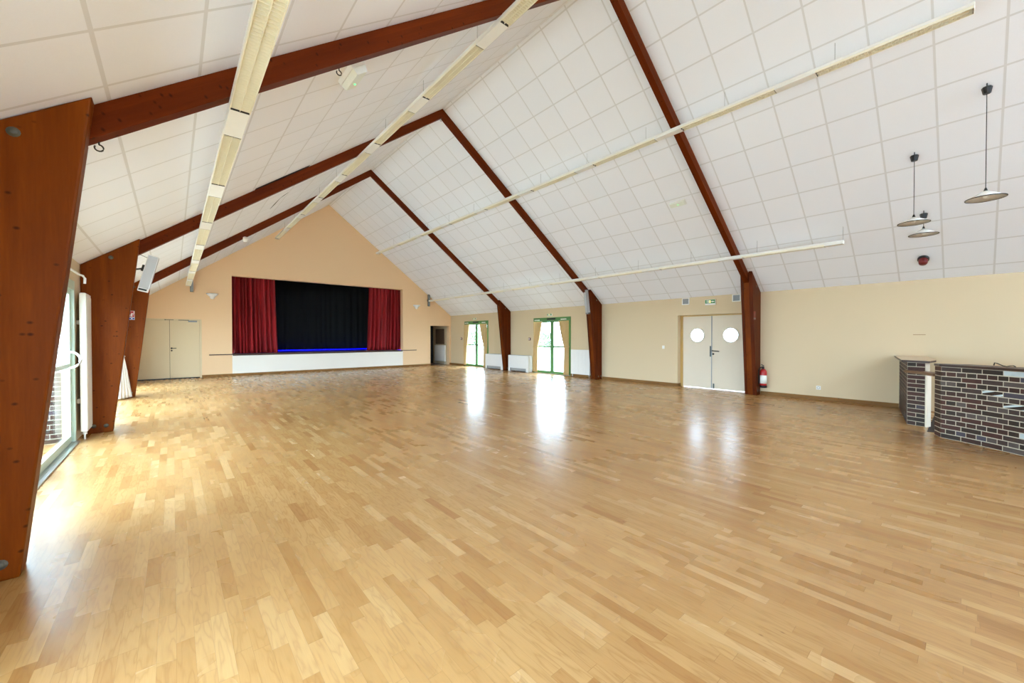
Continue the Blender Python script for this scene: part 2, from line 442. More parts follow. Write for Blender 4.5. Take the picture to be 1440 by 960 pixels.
# ------------------------------------------------------------------ timber frames
def column(side, yn, yn1, yb1, yf1, label):
    """two tapering planks gripping a recessed middle block; side -1 left, 1 right"""
    wall = XL if side < 0 else XR
    foot = -.70 if side < 0 else 10.72
    top = -.379 if side < 0 else 10.37
    zt = roof_z(top) - .004; zw = roof_z(wall) - .004
    root = thing('timber_column', (0.5 * (wall + foot), .5 * (yn + yb1), 0), label, 'column', 'tapering wooden columns along the walls')
    def poly(rec, cut):
        f = foot + side * rec; t = top + side * rec
        w = wall - side * .004
        if cut:                                        # block stops below the rafter
            zb = zt - .26; tb = t + (f - t) * (zt - zb) / zt
            return [(w, 0), (f, 0), (tb, zb), (w, zb - .02)]
        return [(w, 0), (f, 0), (t, roof_z(t) - .004), (w, zw)]
    fn = lambda p, q, t: (p, t, q)
    def plank(nm, y0, y1, rec, cut=False, bev=.006):
        return MB().prism(poly(rec, cut), fn, y0, y1).build(nm, M['col_wood' if side < 0 or cut else 'col_wood_shaded'], root, bevel=bev)
    plank('plank', yn, yn1, 0, False, .012 if side < 0 else .005)
    plank('middle_block', yn1 + .001, yb1, .012, True)['label'] = 'lighter recessed middle block'
    if yf1: plank('plank', yb1 + .001, yf1, .004)
    for dx, z in ((.07, .10), (.20, .105)):             # bolts at the foot, one at the head
        x = foot + side * dx
        MB().lathe([(0, -.010), (.015, -.010), (.017, -.003), (.017, 0), (.029, 0), (.029, .006)], (x, yn - .004, z), 12, fn=Matrix.Rotation(math.radians(-90), 3, 'X')).build('bolt', M['bolt'], root)
    x = top + side * .32; z = roof_z(x) - .10
    MB().lathe([(0, -.010), (.015, -.010), (.017, -.003), (.017, 0), (.029, 0), (.029, .006)], (x, yn - .004, z), 12, fn=Matrix.Rotation(math.radians(-90), 3, 'X')).build('bolt', M['bolt'], root)
    return root
column(-1, 3.66, 3.78, 3.87, None, 'big knotty wooden column at left edge of the photo, nearest the camera')
column(-1, 8.44, 8.56, 8.65, None, 'knotty wooden column behind the tall white radiator on the left wall')
column(-1, 13.02, 13.12, 13.22, None, 'wooden column with red and blue sticker, in front of the cream double doors')
column(1, 3.38, 3.46, 3.58, 3.64, 'wooden column beside the porthole doors and the red fire extinguisher')
column(1, 8.12, 8.20, 8.32, 8.38, 'wooden column with grey speaker at its top, right of the nearer green glass door')
column(1, 12.86, 12.95, 13.03, 13.08, 'farthest right wooden column, standing between two white convector heaters')

def rafter(side, ye, ya, th, label, dep=.215):
    """sloping beam under the ceiling; ye / ya near face at eave end and apex"""
    xt = (-.36 if side < 0 else 10.35)
    m = M['raft_l'] if side < 0 else M['raft_r']
    xa = CX; s = 1 if side < 0 else -1
    # run a little past the column head so that the planks grip it
    x0 = xt + side * .22
    z0, za = roof_z(x0) - .003, ZR - .003
    vs = [(x0, ye, z0 - dep), (xa, ya, za - dep), (xa, ya + th, za - dep), (x0, ye + th, z0 - dep),
          (x0, ye, z0), (xa, ya, za), (xa, ya + th, za), (x0, ye + th, z0)]
    o = MB().hexa(vs).build('rafter_beam', m, bevel=.004)
    return tag(o, label, 'roof beam', 'wooden rafters under the tiled ceiling')
rafter(-1, 3.785, 3.60, .115, 'dark wooden rafter rising from the big left foreground column')
rafter(-1, 8.565, 8.44, .105, 'dark wooden rafter rising from the second left column, above the silver speaker')
rafter(-1, 13.125, 13.03, .10, 'farthest dark wooden rafter on the left slope, nearest the stage gable')
rafter(1, 3.465, 3.60, .11, 'nearest dark wooden rafter on right slope, above the porthole door column')
rafter(1, 8.205, 8.44, .10, 'dark wooden rafter on right slope down to the column with grey speaker')
rafter(1, 12.955, 13.03, .08, 'farthest dark wooden rafter on right slope, down to the heater column')

# ------------------------------------------------------------------ linear light strips
def light_strip(x, ztop, y0, starts, label, wires, endw=None):
    root = thing('linear_light', (x, y0, ztop - .07), label, 'ceiling light', 'hanging linear light strips')
    w, h = .068, .07
    y1 = YB - .18
    MB().box(x - w, x + w, y0, y1, ztop - .038, ztop).build('trunking', M['trunking'], root, bevel=.006)
    ends = []; prev = y0
    for s in starts:
        e = min(s + 1.46, y1)
        if s - prev > .01: MB().box(x - w, x + w, prev + .002, s - .002, ztop - h, ztop - .039).build('blank_cover', M['trunking'], root, bevel=.004)
        prev = e
        mb = MB()
        mb.box(x - w, x - w + .006, s, e, ztop - h, ztop - .039); mb.box(x + w - .006, x + w, s, e, ztop - h, ztop - .039)
        mb.box(x - .002, x + .002, s, e, ztop - h + .003, ztop - .039)
        n = int((e - s) / .032)
        for k in range(n + 1):
            yy = s + (e - s) * k / max(n, 1)
            mb.box(x - w + .006, x + w - .006, yy - .0015, yy + .0015, ztop - h + .002, ztop - .039)
        for yy in (s, e): mb.box(x - w + .006, x + w - .006, yy - .006 if yy == e else yy, yy if yy == e else yy + .006, ztop - h + .001, ztop - .040, 1)
        mb.build('louvre', [M['louvre'], M['steel_dark']], root)
    if y1 - prev > .02: MB().box(x - w, x + w, prev + .002, y1, ztop - h, ztop - .039).build('blank_cover', M['trunking'], root, bevel=.004)
    for yw in wires:
        zc = roof_z(x) - .002
        MB().tube([(x, yw, ztop - .002), (x, yw, zc)], .0022, 6).build('suspension_wire', M['wire'], root)
    return root
light_strip(.41, 3.245, .3, [.32 + 1.955 * k for k in range(9)], 'white light strip on the far left, lowest on the left slope', [.9 + 1.5 * k for k in range(11)])
light_strip(3.07, 5.27, .3, [.30 + 1.955 * k for k in range(9)], 'white light strip high on the left slope, close to the ridge', [1.32 + 1.475 * k for k in range(11)])
light_strip(7.01, 5.232, 0.0, [.012 + 1.965 * k for k in range(9)], 'white light strip high on the right slope, reaching the top right corner', [1.265 + 1.445 * k for k in range(11)])
light_strip(9.66, 3.245, 1.585, [1.875 + 1.965 * k for k in range(8)], 'white light strip low on the right slope, above the porthole doors', [1.6] + [3.05 + 1.445 * k for k in range(10)])

# ------------------------------------------------------------------ stage
root = thing('stage', (5, YB, 0), 'raised stage floor with dark brown front edge and blue carpet', 'stage')
root['kind'] = 'structure'
MB().box(.965, 9.013, YB - .05, YB - .001, .776, .808).build('stage_edge', M['stage_edge'], root, bevel=.004)
MB().box(1.66, 8.30, YB - .001, 18.35, .74, .800).build('front_boards', M['stage_edge'], root)
MB().box(1.30, 8.70, 18.35, 21.2, .74, .803).build('blue_carpet', M['blue_carpet'], root)
mb = MB(); y0, y1 = YB + .25, 21.3
mb.box(1.2, 1.28, y0, y1, .7, 4.2); mb.box(8.72, 8.8, y0, y1, .7, 4.2); mb.box(1.2, 8.8, y1, y1 + .1, .7, 4.2); mb.box(1.2, 8.8, y0, y1, 4.2, 4.3)
struct(mb.build('wall_stage_recess', M['stage_side'], base=False), 'black painted walls inside the stage recess')

M['blue_led'] = plain('blue_led_tube', (.01, .01, .8, 1), .4, emit=(.0, .0, 1, 1), es=2.5)
tag(MB().box(1.9, 8.1, 20.56, 20.60, .804, .835).build('led_batten', M['blue_led'], bevel=.004), 'thin blue glowing strip on the stage floor along the black backdrop', 'led strip')
def pleat(fnx, y, z0, z1, n, amp, seed, nu=160, nv=16, axis='x', z0f=None):
    """hanging cloth; fnx(v) gives (start,end) along the wall at height fraction v (0 bottom)"""
    rnd = random.Random(seed); ph = rnd.random() * 6
    ws = [rnd.uniform(.6, 1.4) for _ in range(n)]; tot = sum(ws); cum = [0]
    for w in ws: cum.append(cum[-1] + w / tot)
    amps = [rnd.uniform(.55, 1.25) for _ in range(n)]
    def fn(u, v):
        a, b = fnx(v)
        k = 0
        while k < n - 1 and u > cum[k + 1]: k += 1
        t = (u - cum[k]) / (cum[k + 1] - cum[k])
        d = amp * amps[k] * math.sin(2 * math.pi * t) * (.75 + .25 * math.sin(3 * v + k))
        p = a + (b - a) * u
        z = z0 + (z1 - z0) * v
        return (p, y + d, z) if axis == 'x' else (y + d, p, z)
    return MB().sheet(fn, nu, nv)
def stage_curtain(x0t, x1t, x0b, x1b, seed, label):
    o = pleat(lambda v: (x0b + (x0t - x0b) * v ** .7, x1b + (x1t - x1b) * v ** .7), 18.02, .815, 3.95, 12, .11, seed, 260, 14).build('stage_curtain', M['velvet'], solid=.008)
    return tag(o, label, 'curtain', 'red velvet stage curtains')
stage_curtain(1.34, 3.07, 1.34, 3.17, 3, 'red velvet stage curtain hanging on the left of the stage')
stage_curtain(6.84, 8.66, 6.72, 8.66, 5, 'red velvet stage curtain hanging on the right of the stage')
o = pleat(lambda v: (1.32, 8.68), 20.75, .815, 4.15, 26, .03, 9, 260, 6).build('stage_backdrop', M['stage_black'], solid=.006)
tag(o, 'plain black backdrop cloth at the rear of the stage', 'backdrop')

# ------------------------------------------------------------------ back wall: double doors, passage
struct(MB().box(-1.2, .95, YB + .251, YB + .35, -.1, 2.3).build('door_light_stop', M['stage_side'], base=False), 'dark backing added behind the cream double doors to stop stray light')  # added to block skylight leaking around the door leaves
root = thing('door_1', (-.1, YB + .06, 0), 'pair of cream double doors in the back wall, left of the stage', 'door'); root['kind'] = 'structure'
mb = MB()
mb.box(.708, .765, YB - .012, YB + .12, 0, 2.05); mb.box(-.99, .765, YB - .012, YB + .12, 2.008, 2.05); mb.box(-1.0, -.945, YB - .012, YB + .12, 0, 2.008)
mb.build('frame', M['door_cream'], root, bevel=.003)
MB().box(-.94, -.092, YB + .01, YB + .055, .035, 2.004).build('leaf', M['door_cream'], root, bevel=.003)
leaf = MB().box(-.084, .704, YB + .01, YB + .055, .035, 2.004).build('leaf', M['door_cream'], root, bevel=.003)
mb = MB(); mb.lathe([(.028, 0), (.028, .012), (0, .012)], (-.04, YB + .01, 1.05), 14, fn=Matrix.Rotation(math.radians(90), 3, 'X'))
mb.lathe([(.024, 0), (.024, .012), (0, .012)], (-.04, YB + .01, .97), 14, fn=Matrix.Rotation(math.radians(90), 3, 'X'))
mb.tube([(-.04, YB + .01, 1.05), (-.04, YB - .04, 1.05), (.085, YB - .042, 1.05)], .011)
h = mb.build('handle', M['black'], leaf); h['label'] = 'black lever handle and lock rosette'
mb = MB().box(.40, .64, YB - .04, YB + .008, 1.945, 2.0); c = mb.build('closer_box', M['grey_metal'], leaf, bevel=.004)
mb = MB().box(.14, .42, YB - .02, YB - .002, 2.0, 2.018).box(-.21, .02, YB - .02, YB - .002, 2.006, 2.02); mb.tube([(-.2, YB - .02, 2.012), (-.2, YB - .05, 2.012)], .016)
mb.build('closer_rail', M['steel_dark'], root)
MB().box(-.94, .708, YB + .005, YB + .06, .003, .03).build('threshold', M['black'], root)

mb = MB(); pe = 21.5
mb.box(10.89, 11.0, YB + .25, pe, 0, 2.4); mb.box(9.68, 9.79, YB + .25, pe, 0, 2.4); mb.box(9.79, 10.89, pe, pe + .1, 0, 2.4); mb.box(9.68, 11.0, YB + .25, pe + .1, 2.4, 2.5)
struct(mb.build('wall_passage', M['wall'], base=False), 'side walls of the passage beside the stage')
struct(MB().box(9.68, 11.0, YB + .19, pe, -.1, .0).build('floor_passage', M['stage_edge'], base=False), 'brown floor of the passage')
struct(MB().box(9.80, 10.885, 19.35, 19.40, 0, 2.38).build('passage_dark_sheet', M['stage_side'], base=False), 'black sheet standing in for the darkness of the unlit passage')  # black sheet paints the shade deeper in the passage
tag(MB().box(10.868, 10.889, 18.16, 19.05, 1.05, 1.86).build('wall_board', M['board_brown'], bevel=.004), 'brown board on passage wall above the small white radiator', 'board')

def radiator_panel(name, xw, side, y0, y1, z0, z1, th, label, ribs=0.05, valve=True):
    """panel radiator on a wall of constant x; side = direction into the room"""
    root = thing(name, (xw, .5 * (y0 + y1), z0), label, 'radiator')
    a, b = sorted((xw + side * .03, xw + side * (.03 + th)))
    mb = MB().box(a, b, y0, y1, z0, z1)
    n = int((y1 - y0) / ribs); xf = xw + side * (.03 + th)
    for k in range(n):
        yy = y0 + (k + .5) * (y1 - y0) / n
        p, q = sorted((xf, xf + side * .006)); mb.box(p, q, yy - ribs * .3, yy + ribs * .3, z0 + .035, z1 - .035)
    mb.build('panel', M['white_metal'], root, bevel=.006)
    g = MB(); nn = int((y1 - y0) / .03)
    for k in range(nn): yy = y0 + .01 + k * .03; g.box(a + .01, b - .01, yy, yy + .006, z1 + .0005, z1 + .006)
    g.box(a, a + .01, y0, y1, z1 + .0005, z1 + .008); g.box(b - .01, b, y0, y1, z1 + .0005, z1 + .008)
    g.build('top_grille', M['cream_metal'], root)
    p, q = sorted((xw + side * .001, xw + side * .03)); 
    for yy in (y0 + .12, y1 - .12): MB().box(p, q, yy - .02, yy + .02, z0 + .05, z1 - .05).build('wall_bracket', M['white_metal'], root)
    if valve:
        xm = (a + b) / 2
        for yy in (y0 + .05, y1 - .05):
            MB().tube([(xm, yy, z0), (xm, yy, .0)], .011, 8).build('pipe', M['chrome'], root)
    return root
radiator_panel('radiator', 10.889, -1, 17.97, 19.0, .15, .99, .09, 'small white ribbed radiator inside the passage right of the stage')

# wall sconces
def sconce(x, z, label):
    root = thing('wall_sconce', (x, YB, z - .1), label, 'wall lamp', 'white uplighters beside the stage')
    prof = [(.0, -.20), (.045, -.19), (.07, -.15), (.075, -.12), (.13, -.07), (.185, -.0), (.178, 0), (.12, -.06), (.06, -.11), (0, -.12)]
    mb = MB().lathe(prof, (x, YB - .001, z), 24, a0=math.pi, a1=2 * math.pi)
    mb.build('bowl', M['white'], root)
    MB().box(x - .05, x + .05, YB - .03, YB - .0005, z - .17, z - .02).build('wall_plate', M['white'], root, bevel=.004)
sconce(1.075, 2.98, 'white half-bowl wall lamp left of the stage')
sconce(9.03, 2.98, 'white half-bowl wall lamp right of the stage')
def back_speaker(x, z0, z1, label):
    root = thing('column_speaker', (x, YB, z0), label, 'speaker', 'grey column speakers on the stage wall')
    MB().box(x - .045, x + .045, YB - .17, YB - .08, z0, z1).build('cabinet', M['grey_speaker'], root, bevel=.006)
    MB().box(x - .04, x + .04, YB - .176, YB - .1701, z0 + .02, z1 - .02).build('grille', M['grey_metal'], root)
    MB().box(x - .02, x + .02, YB - .08, YB - .0005, (z0 + z1) / 2 - .05, (z0 + z1) / 2 + .05).build('bracket', M['steel_dark'], root)
back_speaker(.50, 2.99, 3.56, 'slim grey wall speaker left of stage behind the low light strip end')
back_speaker(9.64, 2.95, 3.53, 'slim grey wall speaker above the passage right of the stage')

# ------------------------------------------------------------------ right wall: glazed green doors
def glazed_door(name, y0, y1, zt, x0, side, mats, label, head=.125, midz=1.02, mid_h=.055, stile=.075):
    """pair of glazed leaves in a frame set in the wall opening; side = direction into the room"""
    root = thing(name, (x0, .5 * (y0 + y1), 0), label, 'door'); root['kind'] = 'structure'
    a, b = sorted((x0 - side * .09, x0 + side * .012))
    fw = .06
    mb = MB().box(a, b, y0, y0 + fw, 0, zt).box(a, b, y1 - fw, y1, 0, zt).box(a, b, y0 + fw, y1 - fw, zt - head, zt)
    mb.build('frame', mats, root, bevel=.004)
    MB().box(a, b, y0 + fw, y1 - fw, 0.0005, .02).build('sill', M['chrome'], root)
    ym = .5 * (y0 + y1); lx0, lx1 = sorted((x0 - side * .07, x0 - side * .02)); xg = x0 - side * .045
    for (p, q) in ((y0 + fw + .003, ym - .002), (ym + .002, y1 - fw - .003)):
        z0, z1 = .022, zt - head - .003
        mb = MB().box(lx0, lx1, p, p + stile, z0, z1).box(lx0, lx1, q - stile, q, z0, z1)
        mb.box(lx0, lx1, p + stile, q - stile, z0, z0 + .09).box(lx0, lx1, p + stile, q - stile, z1 - .06, z1)
        mb.box(lx0, lx1, p + stile, q - stile, midz, midz + mid_h)
        lf = mb.build('leaf', mats, root, bevel=.003)
        g = MB().box(xg - .004, xg + .004, p + stile - .005, q - stile + .005, z0 + .085, midz + .005).box(xg - .004, xg + .004, p + stile - .005, q - stile + .005, midz + mid_h - .005, z1 - .055)
        g.build('pane', M['glass'], lf)
    hx = x0 + side * .012
    return root
for nm, d, side_lab in (('door_3', DA, 'farther green framed glass door, next to the passage corner'), ('door_4', DB, 'nearer green framed glass door with gold curtains, white reflection on floor')):
    root = glazed_door(nm, d[0], d[1], d[3], XR, -1, M['green'], side_lab)
    ym = .5 * (d[0] + d[1])
    for yy in (d[0] + .33, d[1] - .22):
        MB().box(XR - .05, XR - .013, yy - .13, yy + .13, d[3] - .125 + .02, d[3] - .07).build('closer', M['white'], root, bevel=.004)
    MB().box(XR - .055, XR - .013, ym - .23, ym + .2, d[3] - .09, d[3] - .03).build('motion_sensor', M['black'], root, bevel=.012)
    mb = MB().tube([(XR + .005, ym + .05, .95), (XR - .045, ym + .05, .97), (XR - .045, ym + .05, 1.25), (XR + .005, ym + .05, 1.27)], .012)
    mb.build('handle', M['grey_metal'], root)

def tied_curtain(yo, yi, ytie0, ytie1, yb0, yb1, zt, zb, ztie, x, seed, label, mat='curtain_gold', group='tied curtains at the glass doors', amp=.042, n=6, side=-1):
    """cloth tied back at ztie; yo fixed outer edge, yi inner edge at the top; y values as measured"""
    vt = (ztie - zb) / (zt - zb)
    def f(v):
        if v > vt:
            t = (v - vt) / (1 - vt); s = t ** .75
            return (ytie0 + (yo - ytie0) * s, ytie1 + (yi - ytie1) * s)
        t = (vt - v) / vt; s = t ** .8
        return (ytie0 + (yb0 - ytie0) * s, ytie1 + (yb1 - ytie1) * s)
    root = thing('curtain', (x, yo, zb), label, 'curtain', group)
    pleat(f, x, zb, zt, n, amp, seed, 70, 30, axis='y').build('cloth', M[mat], root, solid=.004)
    a, b = sorted((ytie0, ytie1))
    mb = MB(); k = 20; cy, ry = .5 * (a + b), .5 * (b - a) + .02
    ring = [(x + (amp + .02) * math.cos(t), cy + ry * math.sin(t), ztie + .03 * math.cos(t) * side * -1) for t in [2 * math.pi * i / k for i in range(k + 1)]]
    mb.tube(ring, .012, 6, cap=False).build('tie_back', M[mat], root)
    return root
X2 = 10.89
tied_curtain(11.36, 10.87, 11.36, 11.12, 11.40, 11.13, 2.02, .05, 1.04, X2, 1, 'gold curtain tied at left side of the nearer green glass door')
tied_curtain(9.52, 10.0, 9.53, 9.72, 9.52, 9.76, 2.02, .03, 1.06, X2, 2, 'gold curtain tied at right side of the nearer green glass door')
tied_curtain(16.29, 15.84, 16.3, 16.03, 16.3, 16.13, 2.04, .06, 1.02, X2, 3, 'gold curtain tied at left side of the farther green glass door')
tied_curtain(14.47, 15.02, 14.46, 14.68, 14.5, 14.70, 2.04, .05, 1.04, X2, 4, 'gold curtain tied at right side of the farther green glass door')

# ------------------------------------------------------------------ porthole double doors
root = thing('door_5', (XR + .16, 4.6, 0), 'pair of white doors with round porthole windows', 'door'); root['kind'] = 'structure'
xd = XR + .16; y0, y1 = ENT[0], ENT[1]
MB().box(xd, xd + .1, y1 - .075, y1 - .001, 0, 2.028).box(xd, xd + .1, y0 + .001, y0 + .06, 0, 2.028).box(xd, xd + .1, y0 + .06, y1 - .075, 1.995, 2.028).build('frame', M['frame_ochre'], root, bevel=.003)
def porthole_leaf(ya, yb, yc, zc, r):
    z0, z1 = .008, 1.9945; N = 40
    xa, xb = xd + .012, xd + .055
    # square-to-circle faces
    def border(t):
        c, s = math.cos(t), math.sin(t)
        k = min(((yb - yc) if c > 0 else (yc - ya)) / max(abs(c), 1e-6), ((z1 - zc) if s > 0 else (zc - z0)) / max(abs(s), 1e-6))
        return (yc + k * c, zc + k * s)
    ang = sorted([2 * math.pi * i / N for i in range(N)] + [math.atan2(zz - zc, yy - yc) % (2 * math.pi) for yy in (ya, yb) for zz in (z0, z1)])
    n = len(ang); mb = MB()
    inn = [(yc + r * math.cos(t), zc + r * math.sin(t)) for t in ang]; out = [border(t) for t in ang]
    vs = [(xa, *p) for p in inn] + [(xa, *p) for p in out] + [(xb, *p) for p in inn] + [(xb, *p) for p in out]
    fs = []
    for i in range(n):
        j = (i + 1) % n
        fs += [(i, j, n + j, n + i), (2 * n + i, 3 * n + i, 3 * n + j, 2 * n + j), (i, 2 * n + i, 2 * n + j, j), (n + i, n + j, 3 * n + j, 3 * n + i)]
    mb.add(vs, fs); lf = mb.build('leaf', M['door_white'], root)
    MB().lathe([(r - .012, -.012), (r + .022, -.012), (r + .022, .0), (r - .012, .0), (r - .012, -.012)], (xa, yc, zc), 40, fn=Matrix.Rotation(math.radians(90), 3, 'Y')).build('porthole_ring', M['cream_metal'], lf)
    MB().lathe([(0, -.003), (r + .003, -.003), (r + .003, .003), (0, .003)], ((xa + xb) / 2, yc, zc), 40, fn=Matrix.Rotation(math.radians(90), 3, 'Y')).build('pane', M['glass'], lf)
    return lf
l1 = porthole_leaf(4.618, y1 - .078, 5.005, 1.465, .188)
l2 = porthole_leaf(y0 + .063, 4.604, 4.13, 1.466, .190)
mb = MB().box(xd + .004, xd + .0115, 4.600, 4.624, .01, 1.99); mb.build('meeting_strip', M['grey_metal'], root)
mb = MB().box(xd - .002, xd + .0115, 4.625, 4.66, .88, 1.17); mb.build('lock_plate', M['steel_dark'], l1)
mb = MB().tube([(xd + .011, 4.585, 1.045), (xd - .04, 4.585, 1.045), (xd - .045, 4.40, 1.03)], .013); mb.lathe([(.026, 0), (.026, .01), (0, .01)], (xd + .011, 4.57, .955), 14, fn=Matrix.Rotation(math.radians(-90), 3, 'Y'))
h = mb.build('handle', M['steel_dark'], l2); h['label'] = 'dark lever handle'
MB().box(xd + .002, xd + .0118, 4.54, 4.575, .02, .15).build('floor_bolt', M['steel_dark'], l2)

# ------------------------------------------------------------------ right wall fittings
def vent(y0, y1, z0, z1, label):
    root = thing('wall_vent', (XR, .5 * (y0 + y1), z0), label, 'vent', 'square vent grilles above the porthole doors')
    f = .022
    MB().box(XR - .012, XR - .0005, y0, y0 + f, z0, z1).box(XR - .012, XR - .0005, y1 - f, y1, z0, z1).box(XR - .012, XR - .0005, y0 + f, y1 - f, z0, z0 + f).box(XR - .012, XR - .0005, y0 + f, y1 - f, z1 - f, z1).build('frame', M['white'], root)
    mb = MB().box(XR - .002, XR - .0005, y0 + f, y1 - f, z0 + f, z1 - f)
    k = 7
    for i in range(k):
        z = z0 + f + (z1 - z0 - 2 * f) * (i + .5) / k; mb.box(XR - .009, XR - .002, y0 + f, y1 - f, z - .005, z + .006)
    mb.build('slats', M['grey_metal'], root)
vent(5.15, 5.36, 2.325, 2.515, 'small square vent grille left above the porthole doors')
vent(3.83, 4.035, 2.325, 2.515, 'small square vent grille above porthole doors, touching the wooden column')

def exit_sign(yc, zc, w, h, label):
    root = thing('exit_sign', (XR, yc, zc - h / 2), label, 'exit sign', 'green emergency exit signs')
    MB().box(XR - .045, XR - .0005, yc - w / 2, yc + w / 2, zc - h / 2, zc + h / 2).build('housing', M['white'], root, bevel=.005)
    x = XR - .0465
    MB().box(x, XR - .0451, yc - w * .47, yc + w * .47, zc - h * .2, zc + h * .44).build('green_panel', M['sign_green'], root)
    mb = MB(); xx = x - .001
    def r(a, b, c, d): mb.box(xx, x - .0001, yc + a * w, yc + b * w, zc + c * h, zc + d * h)
    r(-.40, -.22, .02, .20)                         # arrow shaft
    mb.prism([(-.22, -.08), (-.22, .30), (-.10, .11)], lambda p, q, t: (t, yc + p * w, zc + q * h), xx, x - .0001)
    mb.build('arrow', M['sign_white'], root); mb = MB()
    r(.10, .14, -.1, .36); r(.30, .34, -.1, .36); r(.10, .34, .33, .38)     # doorway
    r(.18, .22, .22, .30); r(.15, .24, .06, .20); r(.13, .17, -.14, .06); r(.22, .26, -.12, .06); r(.24, .30, .12, .17)    # running figure
    mb.build('running_figure', M['sign_white'], root)
    MB().box(xx, x - .0001, yc - .07 * w, yc + .09 * w, zc - .12 * h, zc + .34 * h).build('lens', M['sign_lit'], root)
exit_sign(4.57, 2.35, .27, .15, 'green exit sign above the porthole doors')
exit_sign(10.53, 2.265, .25, .09, 'green exit sign above the nearer green glass door')
exit_sign(15.5, 2.29, .24, .09, 'green exit sign above the farther green glass door')

def call_point(y, z, label):
    root = thing('call_point', (XR, y, z - .05), label, 'alarm button', 'red alarm buttons')
    MB().box(XR - .03, XR - .0005, y - .055, y + .055, z - .055, z + .055).build('housing', M['dark_red'], root, bevel=.006)
    MB().box(XR - .033, XR - .0301, y - .03, y + .03, z - .028, z + .03).build('button', M['white'], root)
call_point(11.67, 1.34, 'red alarm button left of the nearer green glass door')
call_point(16.66, 1.34, 'red alarm button between the passage and the farther glass door')

def convector(y0, y1, label):
    root = thing('convector_heater', (XR - .12, .5 * (y0 + y1), 0), label, 'heater', 'white convector heaters')
    xa, xb = XR - .24, XR - .0165
    MB().box(xa, xb, y0, y1, .14, .665).box(xa, xb, y0, y0 + .16, 0.0, .139).box(xa, xb, y1 - .12, y1, 0.0, .139).build('casing', M['white_metal'], root, bevel=.01)
    MB().box(xa + .02, xb - .02, y0 + .05, y1 - .05, .6652, .674).build('top_grille', M['grey_metal'], root)
    mb = MB().box(xa + .012, xa + .02, y0 + .161, y1 - .121, .03, .139)
    n = int((y1 - y0 - .3) / .04)
    g = MB()
    for k in range(n):
        y = y0 + .18 + k * (y1 - y0 - .33) / n; g.box(xa + .001, xa + .0115, y, y + .011, .03, .138)
    mb.build('inlet_recess', M['dark_gap'], root); g.build('inlet_slats', M['white_metal'], root)
convector(13.11, 14.36, 'white convector heater right of the farther glass door, behind the wooden column')
convector(11.50, 12.75, 'white convector heater left of the nearer glass door, before the wooden column')
radiator_panel('radiator', XR, -1, 8.55, 9.40, .10, .965, .08, 'white flat panel radiator right of the nearer green glass door')
tag(MB().box(XR - .02, XR - .0005, 13.53, 13.96, .70, 2.03).build('wall_panel', M['door_cream'], bevel=.004), 'tall pale panel on wall above the farther convector heater', 'panel')
root = thing('light_switch', (XR, 5.917, 1.07), 'tiny white light switch on wall left of the porthole doors', 'switch')
MB().box(XR - .009, XR - .0005, 5.88, 5.955, 1.07, 1.165).build('plate', M['white'], root, bevel=.003)
MB().box(XR - .014, XR - .0091, 5.895, 5.94, 1.085, 1.15).build('rocker', M['white'], root, bevel=.003)
root = thing('wall_socket', (XR, 2.223, .235), 'white wall socket low on wall left of the brick bar', 'socket')
MB().box(XR - .01, XR - .0005, 2.18, 2.265, .235, .32).build('plate', M['white'], root, bevel=.003)
MB().lathe([(.028, 0), (.028, -.004), (.024, -.004), (.022, .0)], (XR - .010, 2.222, .277), 16, fn=Matrix.Rotation(math.radians(90), 3, 'Y')).build('socket_ring', M['grey_metal'], root)
tag(MB().box(XR - .012, XR - .0005, .57, .74, 1.455, 1.463).build('wall_scratch_strip', M['base_wood']), 'thin dark mark on wall above the brick pillar of the bar', 'wall mark')

def extinguisher(x, y, z0, label):
    root = thing('fire_extinguisher', (x, y, z0), label, 'fire extinguisher', 'red fire extinguishers')
    r = .075
    MB().lathe([(0, 0), (r * .9, 0), (r, .015), (r, .36), (r * .92, .40), (r * .6, .435), (.03, .45), (0, .45)], (x, y, z0), 24).build('cylinder', M['red'], root)
    MB().lathe([(r + .0012, .10), (r + .0012, .30)], (x, y, z0), 14, a0=math.radians(130), a1=math.radians(275)).build('label_sheet', M['sign_white'], root, solid=.001)
    MB().lathe([(r + .002, 0.0), (r + .002, .055)], (x, y, z0), 24).build('base_ring', M['black'], root, solid=.002)
    mb = MB().tube([(x, y, z0 + .45), (x, y, z0 + .50)], .022); mb.box(x - .11, x + .02, y - .012, y + .012, z0 + .50, z0 + .515); mb.hexa([(x - .12, y - .012, z0 + .555), (x + .02, y - .012, z0 + .52), (x + .02, y + .012, z0 + .52), (x - .12, y + .012, z0 + .555), (x - .12, y - .012, z0 + .567), (x + .02, y - .012, z0 + .534), (x + .02, y + .012, z0 + .534), (x - .12, y + .012, z0 + .567)])
    mb.build('valve_lever', M['black'], root)
    mb = MB().tube([(x, y, z0 + .47), (x - .03, y + .05, z0 + .49), (x - .06, y + .085, z0 + .42), (x - .06, y + .085, z0 + .2), (x - .05, y + .083, z0 + .09)], .011); mb.build('hose', M['black'], root)
    return root
extinguisher(10.86, 3.28, .19, 'red fire extinguisher hanging at the wooden column near the porthole doors')
extinguisher(-.885, 12.925, .25, 'red fire extinguisher half hidden behind the white curtain on the left')
M['faded'] = plain('faded_sticker', srgb(128, 72, 50), .6)
M['faded_red'] = plain('faded_red_sticker', srgb(138, 52, 36), .6)
